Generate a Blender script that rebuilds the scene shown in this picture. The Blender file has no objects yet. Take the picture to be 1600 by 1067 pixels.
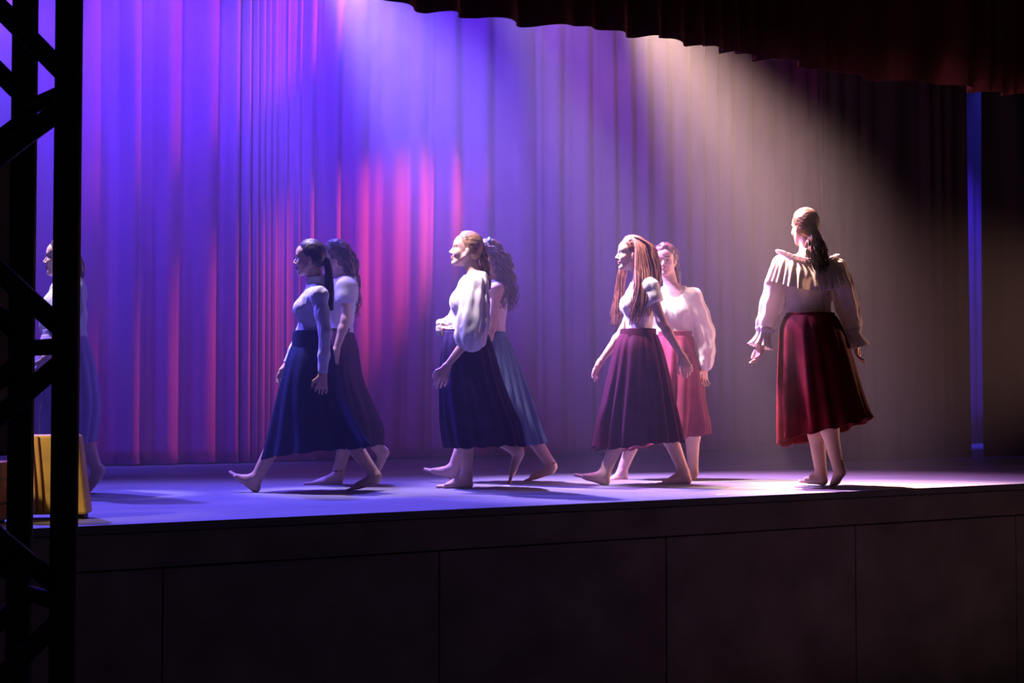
import bpy, math, random
import numpy as np
from mathutils import Vector, Matrix
rng = np.random.default_rng(7); random.seed(7)
sc = bpy.context.scene
# ------------------------------------------------------------------ camera
FPX = 2400.0; TH = math.atan(FPX/3820.0); PITCH = math.atan(84.5/FPX)
DECK = 1.35; CAMH = 0.58
CAM = np.array([0.0, -6.82, DECK+CAMH])
FW = np.array([math.sin(TH), math.cos(TH), 0.0]); RT = np.array([math.cos(TH), -math.sin(TH), 0.0]); UPV = np.array([0, 0, 1.0])
cd = bpy.data.cameras.new('camera'); cam = bpy.data.objects.new('camera', cd); sc.collection.objects.link(cam)
cd.sensor_width = 36; cd.lens = FPX/1600*36; cd.clip_start = 0.05; cd.clip_end = 200
cam.location = CAM
LOOK = FW*math.cos(PITCH)+UPV*math.sin(PITCH); CUP = UPV*math.cos(PITCH)-FW*math.sin(PITCH)
cam.rotation_euler = Vector(LOOK).to_track_quat('-Z', 'Y').to_euler()
sc.camera = cam
def ray(px, py):
    d = LOOK*FPX + RT*(px-800) + CUP*(533.5-py)
    return d
def at(px, py, depth):                 # point on the pixel's ray at a horizontal distance along the view
    d = ray(px, py); return CAM + d*(depth/np.dot(d, FW))
def on_deck(px, py):
    d = ray(px, py); return CAM + d*(-CAMH/d[2])
def depth_of(p): return float(np.dot(np.asarray(p)-CAM, FW))
def on_plane_y(px, py, y):
    d = ray(px, py); return CAM + d*((y-CAM[1])/d[1])
# ------------------------------------------------------------------ view, world, lights
sc.view_settings.view_transform = 'Standard'; sc.view_settings.look = 'None'
sc.view_settings.exposure = 0.0; sc.view_settings.gamma = 1.0; sc.view_settings.use_curve_mapping = False
sc.cycles.use_denoising = True; sc.cycles.max_bounces = 5; sc.cycles.volume_bounces = 0
sc.cycles.diffuse_bounces = 2; sc.cycles.sample_clamp_indirect = 3.0
w = bpy.data.worlds.new('dark_hall'); sc.world = w; w.use_nodes = True
w.node_tree.nodes['Background'].inputs[0].default_value = (0.75, 0.50, 0.62, 1); w.node_tree.nodes['Background'].inputs[1].default_value = 0.02
def spot(name, loc, aim, color, power, angle, blend=0.6, radius=0.08):
    l = bpy.data.lights.new(name, 'SPOT'); l.color = color; l.energy = power; l.spot_size = math.radians(angle); l.spot_blend = blend
    l.shadow_soft_size = radius
    o = bpy.data.objects.new(name, l); sc.collection.objects.link(o); o.location = loc
    o.rotation_euler = Vector(np.asarray(aim)-np.asarray(loc)).to_track_quat('-Z', 'Y').to_euler()
    return o
BACK_Y = 5.65
BLUE = (0.06, 0.055, 1.0); VIOLET = (0.46, 0.32, 1.0); WARM = (1.0, 0.60, 0.50); PINK = (1.0, 0.22, 0.52)
# violet beam from above, falls towards the long-haired pair
spot('spot_violet', at(500, -90, 11.4), at(860, 430, 10.3), VIOLET, 7000, 47, 1.0)
spot('spot_violet', at(790, -120, 11.0), at(1120, 440, 10.4), (0.74, 0.30, 1.0), 3000, 50, 1.0)
# warm beam on the ruffled dancer
spot('spot_warm', at(955, -70, 11.2), at(1275, 450, 9.9), WARM, 9500, 38, 1.0)
# pale keys on the two middle pairs
spot('spot_key', at(700, -190, 10.1), at(1010, 470, 10.2), (1.0, 0.78, 0.86), 4000, 18, 0.8)
spot('spot_key', at(450, -150, 9.2), at(732, 465, 9.7), (0.98, 0.78, 0.95), 1500, 15, 0.8)
spot('spot_key', at(-90, -170, 9.2), at(112, 490, 9.1), (0.85, 0.75, 1.0), 900, 14, 0.8)  # added spot, lifts the dim dancer behind the truss
spot('spot_key', at(985, -60, 10.5), at(1258, 445, 9.8), WARM, 5200, 14, 0.9)  # second narrow warm spot, added to brighten the ruffled dancer's shoulder
# blue wash over curtain and floor
for px, ax, pw in ((0, -20, 1000), (280, 260, 950), (540, 540, 880), (760, 760, 650)):
    spot('spot_blue', at(px, -240, 11.6), on_plane_y(ax, 130, BACK_Y), BLUE, pw, 70, 1.0)
spot('spot_blue_floor', at(-200, -260, 10.6), on_deck(300, 790), (0.13, 0.10, 1.0), 3900, 60, 1.0)
spot('spot_blue_floor', at(420, -300, 10.9), on_deck(760, 780), (0.13, 0.10, 1.0), 2600, 60, 1.0)
# violet top light over the left pair
spot('spot_top', at(330, -260, 9.7), at(480, 490, 9.4), (0.85, 0.70, 1.0), 1300, 20, 0.9)
# rose side light that rakes along the folds of the back curtain
spot('spot_rose', on_plane_y(1130, 20, 4.1), on_plane_y(555, 410, BACK_Y), PINK, 1000, 27, 1.0)
spot('spot_rose', on_plane_y(880, -160, 4.5), on_plane_y(290, 40, BACK_Y), PINK, 330, 36, 0.6)
# warm side light from the right wing on the walking row
spot('spot_side', at(2280, 470, 13.6), at(900, 560, 10.2), (1.0, 0.50, 0.36), 3000, 22, 0.9)
# unseen warm spot added to brighten the yellow case
spot('spot_case_fill', at(-420, 250, 6.3), at(90, 740, 7.2), (1.0, 0.75, 0.5), 130, 22, 0.8)
# unseen blue spot added behind the leg curtains so their gap shows blue
spot('spot_gap_fill', at(1560, 300, 16.5)+np.array([0, 0, 1.6]), on_plane_y(1530, 500, BACK_Y), BLUE, 1600, 70, 1.0)
# ------------------------------------------------------------------ materials
def mat(name, color, rough=0.8, noise=0.0, scale=30, bump=0.0, bscale=200, sheen=0.0, metal=0.0, attr=None, stretch=None, trans=0.0, spec=0.3):
    m = bpy.data.materials.new(name); m.use_nodes = True; nt = m.node_tree; b = nt.nodes['Principled BSDF']
    b.inputs['Roughness'].default_value = rough; b.inputs['Metallic'].default_value = metal
    b.inputs['Specular IOR Level'].default_value = spec
    if sheen: b.inputs['Sheen Weight'].default_value = sheen; b.inputs['Sheen Roughness'].default_value = 0.4
    tc = nt.nodes.new('ShaderNodeTexCoord'); mp = nt.nodes.new('ShaderNodeMapping'); nt.links.new(tc.outputs['Object'], mp.inputs[0])
    if stretch: mp.inputs['Scale'].default_value = stretch
    b.inputs['Base Color'].default_value = (*color, 1)
    src = None
    if attr:
        a = nt.nodes.new('ShaderNodeAttribute'); a.attribute_name = attr; src = a.outputs['Color']
    if noise:
        n = nt.nodes.new('ShaderNodeTexNoise'); n.inputs['Scale'].default_value = scale; n.inputs['Detail'].default_value = 4
        nt.links.new(mp.outputs[0], n.inputs['Vector'])
        r = nt.nodes.new('ShaderNodeMapRange'); r.inputs[1].default_value = 0.3; r.inputs[2].default_value = 0.7
        r.inputs[3].default_value = 1-noise; r.inputs[4].default_value = 1+noise; nt.links.new(n.outputs[0], r.inputs[0])
        mx = nt.nodes.new('ShaderNodeMix'); mx.data_type = 'RGBA'; mx.blend_type = 'MULTIPLY'; mx.inputs[0].default_value = 1
        if src: nt.links.new(src, mx.inputs[6])
        else: mx.inputs[6].default_value = (*color, 1)
        nt.links.new(r.outputs[0], mx.inputs[7]); src = mx.outputs[2]
    if src: nt.links.new(src, b.inputs['Base Color'])
    if bump:
        n2 = nt.nodes.new('ShaderNodeTexNoise'); n2.inputs['Scale'].default_value = bscale; n2.inputs['Detail'].default_value = 3
        nt.links.new(mp.outputs[0], n2.inputs['Vector'])
        bp = nt.nodes.new('ShaderNodeBump'); bp.inputs['Strength'].default_value = bump; bp.inputs['Distance'].default_value = 0.01
        nt.links.new(n2.outputs[0], bp.inputs['Height']); nt.links.new(bp.outputs[0], b.inputs['Normal'])
    if trans:
        t = nt.nodes.new('ShaderNodeBsdfTranslucent'); t.inputs[0].default_value = (*color, 1)
        ms = nt.nodes.new('ShaderNodeMixShader'); ms.inputs[0].default_value = trans
        out = nt.nodes['Material Output']; nt.links.new(b.outputs[0], ms.inputs[1]); nt.links.new(t.outputs[0], ms.inputs[2]); nt.links.new(ms.outputs[0], out.inputs[0])
    return m
M = dict(
    skin=mat('skin', (0.7, 0.45, 0.35), 0.55, attr='Col', noise=0.06, scale=25),
    black_metal=mat('black_metal', (0.012, 0.012, 0.012), 0.5, noise=0.2, scale=12, metal=0.0, spec=0.25),
    curtain=mat('wine_curtain', (0.55, 0.13, 0.34), 0.9, noise=0.10, scale=3, bump=0.15, bscale=90, sheen=0.2, stretch=(1, 1, 0.25)),
    border=mat('wine_velvet', (0.11, 0.018, 0.014), 0.9, noise=0.15, scale=4, bump=0.15, bscale=90, stretch=(1, 1, 0.25)),
    leg=mat('black_drape', (0.05, 0.025, 0.04), 0.95, noise=0.2, scale=4, stretch=(1, 1, 0.2)),
    plum_drape=mat('dark_plum_drape', (0.16, 0.05, 0.12), 0.95, noise=0.2, scale=4, stretch=(1, 1, 0.2)),  # dark plum tone stands in for curtain out of the light
    vinyl=mat('dance_vinyl', (0.20, 0.19, 0.20), 0.55, noise=0.12, scale=2.5, bump=0.05, bscale=60),
    face=mat('black_paint', (0.28, 0.24, 0.22), 0.8, noise=0.25, scale=3, bump=0.05, bscale=40),
    hallfloor=mat('hall_floor', (0.05, 0.04, 0.04), 0.7, noise=0.2, scale=2),
    case=mat('ochre_leather', (0.85, 0.52, 0.11), 0.6, noise=0.2, scale=9, bump=0.1, bscale=60),
    brown=mat('brown_leather', (0.30, 0.10, 0.04), 0.6, noise=0.25, scale=14),
    tape=mat('white_tape', (0.8, 0.8, 0.78), 0.5, noise=0.05),
)
# ------------------------------------------------------------------ mesh helpers
col = sc.collection
def mesh_np(name, V, Fq, material, parent=None, smooth=True, loc=None):
    me = bpy.data.meshes.new(name); V = np.asarray(V, dtype=np.float32); Fq = np.asarray(Fq, dtype=np.int32)
    k = Fq.shape[1]; n = len(Fq)
    me.vertices.add(len(V)); me.vertices.foreach_set('co', V.ravel())
    me.loops.add(n*k); me.loops.foreach_set('vertex_index', Fq.ravel())
    me.polygons.add(n); me.polygons.foreach_set('loop_start', np.arange(0, n*k, k, dtype=np.int32)); me.polygons.foreach_set('loop_total', np.full(n, k, np.int32))
    me.update(calc_edges=True); me.validate()
    if smooth: me.polygons.foreach_set('use_smooth', np.ones(len(me.polygons), dtype=bool))
    if material: me.materials.append(material)
    o = bpy.data.objects.new(name, me); col.objects.link(o)
    if parent is not None: o.parent = parent
    if loc is not None: o.location = loc
    return o
class MB:
    def __init__(s): s.v = []; s.f = []; s.n = 0
    def add(s, v, f):
        s.v.append(np.asarray(v, float)); s.f += [tuple(i+s.n for i in q) for q in f]; s.n += len(v)
    def box(s, c, size, R=None, taper=1.0):
        x, y, z = np.array(size)/2
        p = np.array([[i*x*(taper if k > 0 else 1), j*y*(taper if k > 0 else 1), k*z] for i in (-1, 1) for j in (-1, 1) for k in (-1, 1)])
        if R is not None: p = p @ np.asarray(R).T
        s.add(p+np.asarray(c), [(0, 1, 3, 2), (4, 6, 7, 5), (0, 4, 5, 1), (2, 3, 7, 6), (0, 2, 6, 4), (1, 5, 7, 3)])
    def tube(s, pts, r, n=8, cap=True):
        pts = np.asarray(pts, float); m = len(pts); r = np.broadcast_to(np.asarray(r, float), (m,))
        t = np.gradient(pts, axis=0); t /= np.linalg.norm(t, axis=1)[:, None]+1e-9
        ref = np.array([0.31, 0.85, 0.2]); ref = ref if abs(np.dot(ref, t[0])) < .85 else np.array([1, 0, 0.])
        a = np.cross(t, ref); a /= np.linalg.norm(a, axis=1)[:, None]+1e-9; b = np.cross(t, a)
        an = np.arange(n)*2*math.pi/n
        v = pts[:, None]+r[:, None, None]*(np.cos(an)[None, :, None]*a[:, None]+np.sin(an)[None, :, None]*b[:, None])
        f = [(i*n+j, i*n+(j+1) % n, (i+1)*n+(j+1) % n, (i+1)*n+j) for i in range(m-1) for j in range(n)]
        if cap: f += [tuple(range(n-1, -1, -1)), tuple((m-1)*n+j for j in range(n))]
        s.add(v.reshape(-1, 3), f)
    def build(s, name, material, parent=None, smooth=False, bevel=0):
        me = bpy.data.meshes.new(name); me.from_pydata(np.concatenate(s.v).tolist(), [], s.f); me.update()
        if smooth:
            for p in me.polygons: p.use_smooth = True
        me.materials.append(material); o = bpy.data.objects.new(name, me); col.objects.link(o)
        if parent is not None: o.parent = parent
        if bevel:
            bv = o.modifiers.new('bevel', 'BEVEL'); bv.width = bevel; bv.segments = 2
        return o
def empty(name, loc, rz=0.0):
    o = bpy.data.objects.new(name, None); col.objects.link(o); o.location = loc; o.rotation_euler = (0, 0, rz); o.empty_display_size = 0.1
    return o
def tag(o, label, cat=None, group=None, kind=None):
    o['label'] = label
    if cat: o['category'] = cat
    if group: o['group'] = group
    if kind: o['kind'] = kind
    return o
# ------------------------------------------------------------------ the stage
X0, X1 = -3.0, 19.0
def at_front(px): return on_plane_y(px, 800, 0.0)[0]
m = MB(); m.box(((X0+X1)/2, -1.5, -0.05), (X1-X0+1, 18.0, 0.1)); hf = m.build('floor', M['hallfloor']); tag(hf, 'dark auditorium floor in front of the stage', kind='structure')
st = MB(); st.box(((X0+X1)/2, 3.45, DECK/2-.02), (X1-X0, 6.6, DECK-.04)); stage = st.build('stage', M['face']); tag(stage, 'black painted stage platform', kind='structure')
ys = [0.0, 0.97, 2.45, 3.95, 5.45, 6.8]
for a, b in zip(ys[:-1], ys[1:]):
    s = MB(); s.box(((X0+X1)/2, (a+b)/2, DECK-.02), (X1-X0, b-a-.006, .04)); s.build('vinyl_strip', M['vinyl'], stage, bevel=.003)
s = MB(); s.box(((X0+X1)/2, 0.108, DECK-.124), (X1-X0, .20, .16)); s.build('fascia_board', M['face'], stage, bevel=.004)
pw = at_front(690)-at_front(258); xs = at_front(258)
k0 = int((X0-xs)//pw)
for k in range(k0, k0+int((X1-X0)/pw)+2):
    a = max(X0, xs+k*pw); b = min(X1, xs+(k+1)*pw)
    if b-a < .1: continue
    s = MB(); s.box(((a+b)/2, 0.10, (DECK-.212)/2), (b-a-.008, .16, DECK-.212)); s.build('front_panel', M['face'], stage, bevel=.004)
for px, py, l in ((1128, 773, .07), (792, 759, .05)):
    p = on_deck(px, py); s = MB(); s.box((p[0], p[1], DECK+.0012), (l, .03, .002)); o = s.build('tape_mark', M['tape'])
    tag(o, 'small white tape mark on the stage near the %s' % ('front edge, between the two right dancers' if px > 1000 else 'feet of the puff-sleeved dancer'), 'tape')
# pleated drapes -----------------------------------------------------
def smooth_noise(n, step, r):
    k = max(2, int(n/step)+3); p = r.normal(size=k); x = np.linspace(0, k-1.001, n); i = x.astype(int); f = x-i; f = f*f*(3-2*f)
    return p[i]*(1-f)+p[i+1]*f
def drape(name, xa, xb, y, za, zb, period, depth, material, seed, rows=36, dx=.014, wav=0.0, thick=.006, drift=.35):
    r = np.random.default_rng(seed); n = int((xb-xa)/dx); x = np.linspace(xa, xb, n)
    fr = np.exp(.45*smooth_noise(n, period*2.2/dx, r)); ph = np.cumsum(fr)*dx*2*math.pi/period
    amp = 1+.45*smooth_noise(n, period*1.5/dx, r); amp2 = .35+.25*smooth_noise(n, period*1.2/dx, r)
    d1 = smooth_noise(n, period*1.3/dx, r)*drift; d2 = smooth_noise(n, period*2/dx, r)*drift
    big = smooth_noise(n, 1.1/dx, r)*depth*.5
    V = []
    for j in range(rows):
        t = j/(rows-1); z = za+(zb-za)*t
        pj = ph+d1*math.sin(3.1*t+.4)*1.6+d2*(1-t)*1.8
        s = np.sin(pj); s = np.sign(s)*np.abs(s)**.75
        yy = y+depth*(amp*s*.62+amp2*.45*np.sin(2*pj+1.1+d2))*(1.0-.25*t)+big
        zz = np.full(n, z)
        if wav and j == 0: zz = z+wav*np.sin(pj*.5+.6)+wav*.8*smooth_noise(n, .3/dx, np.random.default_rng(seed+1))
        xx = x+.02*np.cos(pj)*depth/.1
        V.append(np.stack([xx, yy, zz], 1))
    V = np.array(V).reshape(-1, 3); i, j = np.meshgrid(np.arange(rows-1), np.arange(n-1), indexing='ij'); a = (i*n+j).ravel()
    o = mesh_np(name, V, np.stack([a, a+1, a+n+1, a+n], 1), material)
    so = o.modifiers.new('solidify', 'SOLIDIFY'); so.thickness = thick; so.offset = 0
    return o
XM = on_plane_y(1300, 500, BACK_Y)[0]
bc = drape('back_curtain', 0.2, XM, BACK_Y, DECK+.012, 6.8, .27, .075, M['curtain'], 3, rows=44)
tag(bc, 'tall pleated wine-red curtain hanging behind the dancers, washed in blue and pink light', 'curtain')
bd = drape('unlit_end_drape', XM-.5, 18.5, BACK_Y+.3, DECK+.012, 6.8, .34, .06, M['plum_drape'], 31, rows=14)  # added drape, its dark colour replaces shade on the curtain's far end
tag(bd, 'dark drape standing in for the unlit end of the back curtain, right of the lit part', 'curtain')
p0 = on_plane_y(610, 3, .3); p1 = on_plane_y(1145, 85, .3); BORD_Z = (p0[2]+p1[2])/2
bo = drape('border_curtain', 1.0, 18.5, .3, BORD_Z, BORD_Z+1.6, .27, .075, M['border'], 5, rows=8, wav=.012, drift=.1)
tag(bo, 'short dark red pleated border curtain hanging above the front of the stage', 'curtain')
LEG_Y = 2.9
g0 = on_plane_y(1512, 500, LEG_Y)[0]; g1 = on_plane_y(1541, 500, LEG_Y)[0]
l1 = drape('leg_curtain', on_plane_y(1290, 500, LEG_Y)[0], g0, LEG_Y, DECK+.01, 5.6, .3, .05, M['leg'], 21, rows=14)
tag(l1, 'black side drape at stage right behind the ruffled dancer, left of the blue gap', 'curtain')
l2 = drape('leg_curtain', g1, 18.3, LEG_Y, DECK+.01, 5.6, .3, .05, M['leg'], 22, rows=14)
tag(l2, 'black side drape at the right edge, right of the blue gap', 'curtain')
# ------------------------------------------------------------------ truss tower in the foreground
tr = .0255
cc = at(103, 540, 2.86); troot = empty('truss_tower', (cc[0], cc[1], 0), -TH); tag(troot, 'black box truss tower in the left foreground, nearest the camera', 'truss')
# in the tower's frame: x right in the picture, y away; chord A stands at the origin, B behind it to the left
cA = np.array([0., 0.]); cB = np.array([-.143, .19]); pe = np.array([-.19, -.143]); cC = cA+pe; cD = cB+pe
for c in (cA, cB, cC, cD):
    m = MB(); m.tube([(c[0], c[1], .02), (c[0], c[1], 3.4)], tr, 16); m.build('chord', M['black_metal'], troot, smooth=False)
mid = (cA+cD)/2; Rz = np.array([[pe[0], -pe[1], 0], [pe[1], pe[0], 0], [0, 0, 1]]); Rz[:2, :2] /= np.linalg.norm(pe)
m = MB(); m.box((mid[0], mid[1], .01), (.5, .5, .02), Rz); m.build('base_plate', M['black_metal'], troot)
m = MB(); m.box((mid[0], mid[1], 3.41), (.34, .34, .02), Rz); m.build('top_plate', M['black_metal'], troot)
nodez = CAM[2]+(618-540)/FPX*2.86; pit = .478
def brace(a, za, b, zb, r=.0185):
    m = MB(); m.tube([(a[0], a[1], za), (b[0], b[1], zb)], r, 10); m.build('brace', M['black_metal'], troot, smooth=True)
for k in range(-3, 4):
    zn = nodez+k*pit
    if not (.1 < zn-pit/2 and zn+pit/2 < 3.4): continue
    for a_, c_ in ((cA, cC), (cB, cD)):
        brace(a_, zn+.024, c_, zn+pit/2-.01); brace(a_, zn-.024, c_, zn-pit/2+.01)
    brace(cA, zn, cB, zn, .016); brace(cC, zn, cD, zn, .016)
# black loudspeaker fixed to the tower, only its right edge is in the picture
sp = at(-62, 476, 3.15); sroot = empty('loudspeaker', (sp[0], sp[1], 0), -TH-.2); tag(sroot, 'tall black box fixed to the truss at the very left edge', 'loudspeaker')
zc = sp[2]; m = MB(); m.box((0, 0, zc), (.19, .16, .62)); m.build('cabinet', M['black_metal'], sroot, bevel=.01)
m = MB(); m.box((0, -.085, zc), (.165, .012, .58)); m.build('grille', M['face'], sroot, bevel=.004)
m = MB(); m.tube([(.0, -.07, zc+.2), (.02, -.14, zc+.2)], .014, 8); m.build('bracket', M['black_metal'], sroot)
# ------------------------------------------------------------------ cases on the stage by the truss
g = on_deck(86, 811); case = empty('suitcase', (g[0], g[1]+.06, DECK), -TH+math.radians(6)); tag(case, 'mustard yellow case with brown piping, standing on the stage edge behind the truss', 'suitcase')
m = MB(); S_ = 335.
def trap(mb, L0, R0, L1, R1, zb, zt, y0, y1):
    v = [(L0, y0, zb), (R0, y0, zb), (R0, y1, zb), (L0, y1, zb), (L1, y0+.01, zt), (R1, y0+.01, zt), (R1, y1-.01, zt), (L1, y1-.01, zt)]
    mb.add(v, [(3, 2, 1, 0), (4, 5, 6, 7), (0, 1, 5, 4), (1, 2, 6, 5), (2, 3, 7, 6), (3, 0, 4, 7)])
trap(m, -.19, .178, -.165, .132, .022, .395, -.075, .075); m.build('body', M['case'], case, bevel=.012)
for dx_ in (-.085, -.055):
    m = MB(); m.tube([(dx_+.035, -.079, .035), (dx_+.02, -.074, .2), (dx_, -.069, .388)], .0045, 6); m.build('piping', M['brown'], case, smooth=True)
m = MB(); m.tube([(.012, 0, .392), (.016, 0, .425), (.072, 0, .425), (.076, 0, .392)], .009, 8); m.build('handle', M['brown'], case, smooth=True)
for sx in (-.13, .13):
    m = MB(); m.box((sx, 0, .012), (.06, .12, .024)); m.build('foot', M['black_metal'], case, bevel=.004)
g = on_deck(-40, 818); c2 = empty('suitcase', (g[0], g[1]+.05, DECK), -TH); tag(c2, 'reddish brown case at the far left edge of the photo, beyond the truss', 'suitcase')
m = MB(); m.box((0, 0, .145), (.30, .16, .27)); m.build('body', M['brown'], c2, bevel=.015)
for z in (.09, .2):
    m = MB(); m.box((0, 0, z), (.306, .166, .012)); m.build('rib', M['black_metal'], c2, bevel=.002)
for sx in (-.11, .11):
    m = MB(); m.box((sx, 0, .006), (.04, .12, .012)); m.build('foot', M['black_metal'], c2)
# ------------------------------------------------------------------ people: distance fields turned into one skin each
def nrm(v): v = np.asarray(v, float); return v/(np.linalg.norm(v)+1e-12)
BIG = .07
class Field:
    def __init__(s, lo, hi, h):
        s.lo = np.asarray(lo, float); s.h = h; s.n = np.ceil((np.asarray(hi)-s.lo)/h).astype(int)+1
        s.F = np.full(tuple(s.n), BIG, np.float32)
    def region(s, lo, hi):
        a = np.clip(np.floor((np.asarray(lo)-s.lo)/s.h).astype(int), 0, s.n); b = np.clip(np.ceil((np.asarray(hi)-s.lo)/s.h).astype(int)+1, 0, s.n)
        if np.any(b-a < 1): return None
        ax = [(s.lo[i]+s.h*np.arange(a[i], b[i])).astype(np.float32) for i in range(3)]
        return tuple(slice(a[i], b[i]) for i in range(3)), ax[0][:, None, None], ax[1][None, :, None], ax[2][None, None, :]
    def op(s, fn, lo, hi, k=.02, sub=False):
        r = s.region(np.asarray(lo)-BIG, np.asarray(hi)+BIG)
        if r is None: return
        sl, x, y, z = r; d = fn(x, y, z); a = s.F[sl]
        if sub:
            d = -d; hh = np.maximum(k-np.abs(a-d), 0)/k; s.F[sl] = np.maximum(a, d)+hh*hh*k*.25
        else:
            d = np.minimum(d, BIG); hh = np.maximum(k-np.abs(a-d), 0)/k; s.F[sl] = np.minimum(a, d)-hh*hh*k*.25
    def cap(s, a, b, ra, rb, k=.02, sub=False, cut=False, pleat=None):
        a = np.asarray(a, float); b = np.asarray(b, float); ab = b-a; L2 = float(ab@ab)+1e-12; u = ab/math.sqrt(L2)
        e1 = nrm(np.cross(u, (0.2, .9, .3))); e2 = np.cross(u, e1)
        def fn(x, y, z):
            px, py, pz = x-a[0], y-a[1], z-a[2]
            t = (px*ab[0]+py*ab[1]+pz*ab[2])/L2; tc = np.clip(t, 0, 1)
            d = np.sqrt((px-tc*ab[0])**2+(py-tc*ab[1])**2+(pz-tc*ab[2])**2)-(ra+(rb-ra)*tc)
            if pleat:
                an = np.arctan2(px*e2[0]+py*e2[1]+pz*e2[2], px*e1[0]+py*e1[1]+pz*e1[2])
                d = d-pleat[1]*np.cos(pleat[0]*an+1.5*np.sin(2*an))
            if cut: d = np.maximum(d, (t-1)*math.sqrt(L2))
            return d
        r = max(ra, rb)+.01
        s.op(fn, np.minimum(a, b)-r, np.maximum(a, b)+r, k, sub)
    def ell(s, c, rad, R=None, k=.02, sub=False):
        c = np.asarray(c, float); rad = np.asarray(rad, float); R = np.eye(3) if R is None else np.asarray(R)   # R rows: axes
        def fn(x, y, z):
            p = (x-c[0], y-c[1], z-c[2]); q = [R[i, 0]*p[0]+R[i, 1]*p[1]+R[i, 2]*p[2] for i in range(3)]
            k0 = np.sqrt(sum((q[i]/rad[i])**2 for i in range(3))); k1 = np.sqrt(sum((q[i]/rad[i]**2)**2 for i in range(3)))+1e-6
            return k0*(k0-1)/k1
        r = rad.max(); s.op(fn, c-r, c+r, k, sub)
    def torso(s, o, f, l, u, prof, inf=0.0, k=.03):
        H = np.array([p[0] for p in prof]); W = np.array([p[1] for p in prof])+inf; D = np.array([p[2] for p in prof])+inf; O = np.array([p[3] for p in prof])
        def fn(x, y, z):
            p = (x-o[0], y-o[1], z-o[2]); h = p[0]*u[0]+p[1]*u[1]+p[2]*u[2]; a = p[0]*l[0]+p[1]*l[1]+p[2]*l[2]; b = p[0]*f[0]+p[1]*f[1]+p[2]*f[2]
            w_ = np.interp(h, H, W); d_ = np.interp(h, H, D); b = b-np.interp(h, H, O)
            k0 = np.sqrt((a/w_)**2+(b/d_)**2); k1 = np.sqrt((a/w_**2)**2+(b/d_**2)**2)+1e-4
            return np.maximum(k0*(k0-1)/k1, np.maximum(h-H[-1], H[0]-h)).astype(np.float32)
        c = o+u*(H[0]+H[-1])/2; r = (H[-1]-H[0])/2+.2
        s.op(fn, c-r, c+r, k)
    def plane_cut(s, p, n, k=.01):           # keep the side the normal points away from
        p = np.asarray(p); n = nrm(n); _, x, y, z = s.region(s.lo, s.lo+s.h*s.n)
        d = (x-p[0])*n[0]+(y-p[1])*n[1]+(z-p[2])*n[2]; hh = np.maximum(k-np.abs(s.F-d), 0)/k; s.F = (np.maximum(s.F, d)+hh*hh*k*.25).astype(np.float32)
    def wrinkle(s, amp, freq, seed, zs=1.0):
        _, x, y, z = s.region(s.lo, s.lo+s.h*s.n); r = np.random.default_rng(seed); acc = 0
        for i in range(5):
            k = r.normal(size=3)*freq; k[2] *= zs; q = r.normal(size=3)*freq*.6
            acc = acc+np.sin(k[0]*x+k[1]*y+k[2]*z+r.uniform(0, 6)+1.3*np.sin(q[0]*x+q[1]*y+q[2]*z*.5+r.uniform(0, 6)))
        s.F = (s.F+amp*acc/2.2).astype(np.float32)
    def nets(s):
        F = s.F; S = F < 0; nx, ny, nz = F.shape
        c = np.zeros((nx-1, ny-1, nz-1), np.uint8)
        for i in (0, 1):
            for j in (0, 1):
                for k in (0, 1): c += S[i:nx-1+i, j:ny-1+j, k:nz-1+k]
        idx = np.argwhere((c > 0) & (c < 8)); N = len(idx)
        cid = np.full(c.shape, -1, np.int32); cid[idx[:, 0], idx[:, 1], idx[:, 2]] = np.arange(N)
        co = [(i, j, k) for i in (0, 1) for j in (0, 1) for k in (0, 1)]
        vals = np.stack([F[idx[:, 0]+i, idx[:, 1]+j, idx[:, 2]+k] for i, j, k in co], 1)
        acc = np.zeros((N, 3)); cnt = np.zeros(N)
        for p in range(8):
            for ax in range(3):
                if co[p][ax]: continue
                qv = list(co[p]); qv[ax] = 1; q = co.index(tuple(qv)); a = vals[:, p]; b = vals[:, q]; cr = (a < 0) != (b < 0)
                t = np.where(cr, a/(a-b+1e-20), 0); pt = np.tile(np.array(co[p], float), (N, 1)); pt[:, ax] += t
                acc += pt*cr[:, None]; cnt += cr
        V = s.lo+s.h*(idx+acc/cnt[:, None]); Q = []
        for ax in range(3):
            A = [slice(None)]*3; B = [slice(None)]*3; A[ax] = slice(0, -1); B[ax] = slice(1, None)
            e = np.argwhere(S[tuple(A)] != S[tuple(B)]); o1, o2 = [(1, 2), (2, 0), (0, 1)][ax]
            lim = np.array(c.shape); e = e[(e[:, o1] > 0) & (e[:, o2] > 0) & (e[:, o1] < lim[o1]) & (e[:, o2] < lim[o2])]
            def cell(d1, d2):
                g = e.copy(); g[:, o1] -= d1; g[:, o2] -= d2; return cid[g[:, 0], g[:, 1], g[:, 2]]
            q = np.stack([cell(1, 1), cell(0, 1), cell(0, 0), cell(1, 0)], 1); inside = S[e[:, 0], e[:, 1], e[:, 2]]
            q[~inside] = q[~inside][:, ::-1]; Q.append(q)
        Q = np.concatenate(Q); Q = Q[(Q >= 0).all(1)]
        return V, Q
def curve_rows(P, m):
    """Catmull-Rom through the rows of P (any shape), m samples"""
    P = np.asarray(P, float); n = len(P); t = np.linspace(0, n-1, m); out = []
    for s_ in t:
        i = min(int(s_), n-2); f = s_-i; p0 = P[max(i-1, 0)]; p1 = P[i]; p2 = P[i+1]; p3 = P[min(i+2, n-1)]
        out.append(.5*((2*p1)+(-p0+p2)*f+(2*p0-5*p1+4*p2-p3)*f*f+(-p0+3*p1-3*p2+p3)*f**3))
    return np.array(out)
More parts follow.
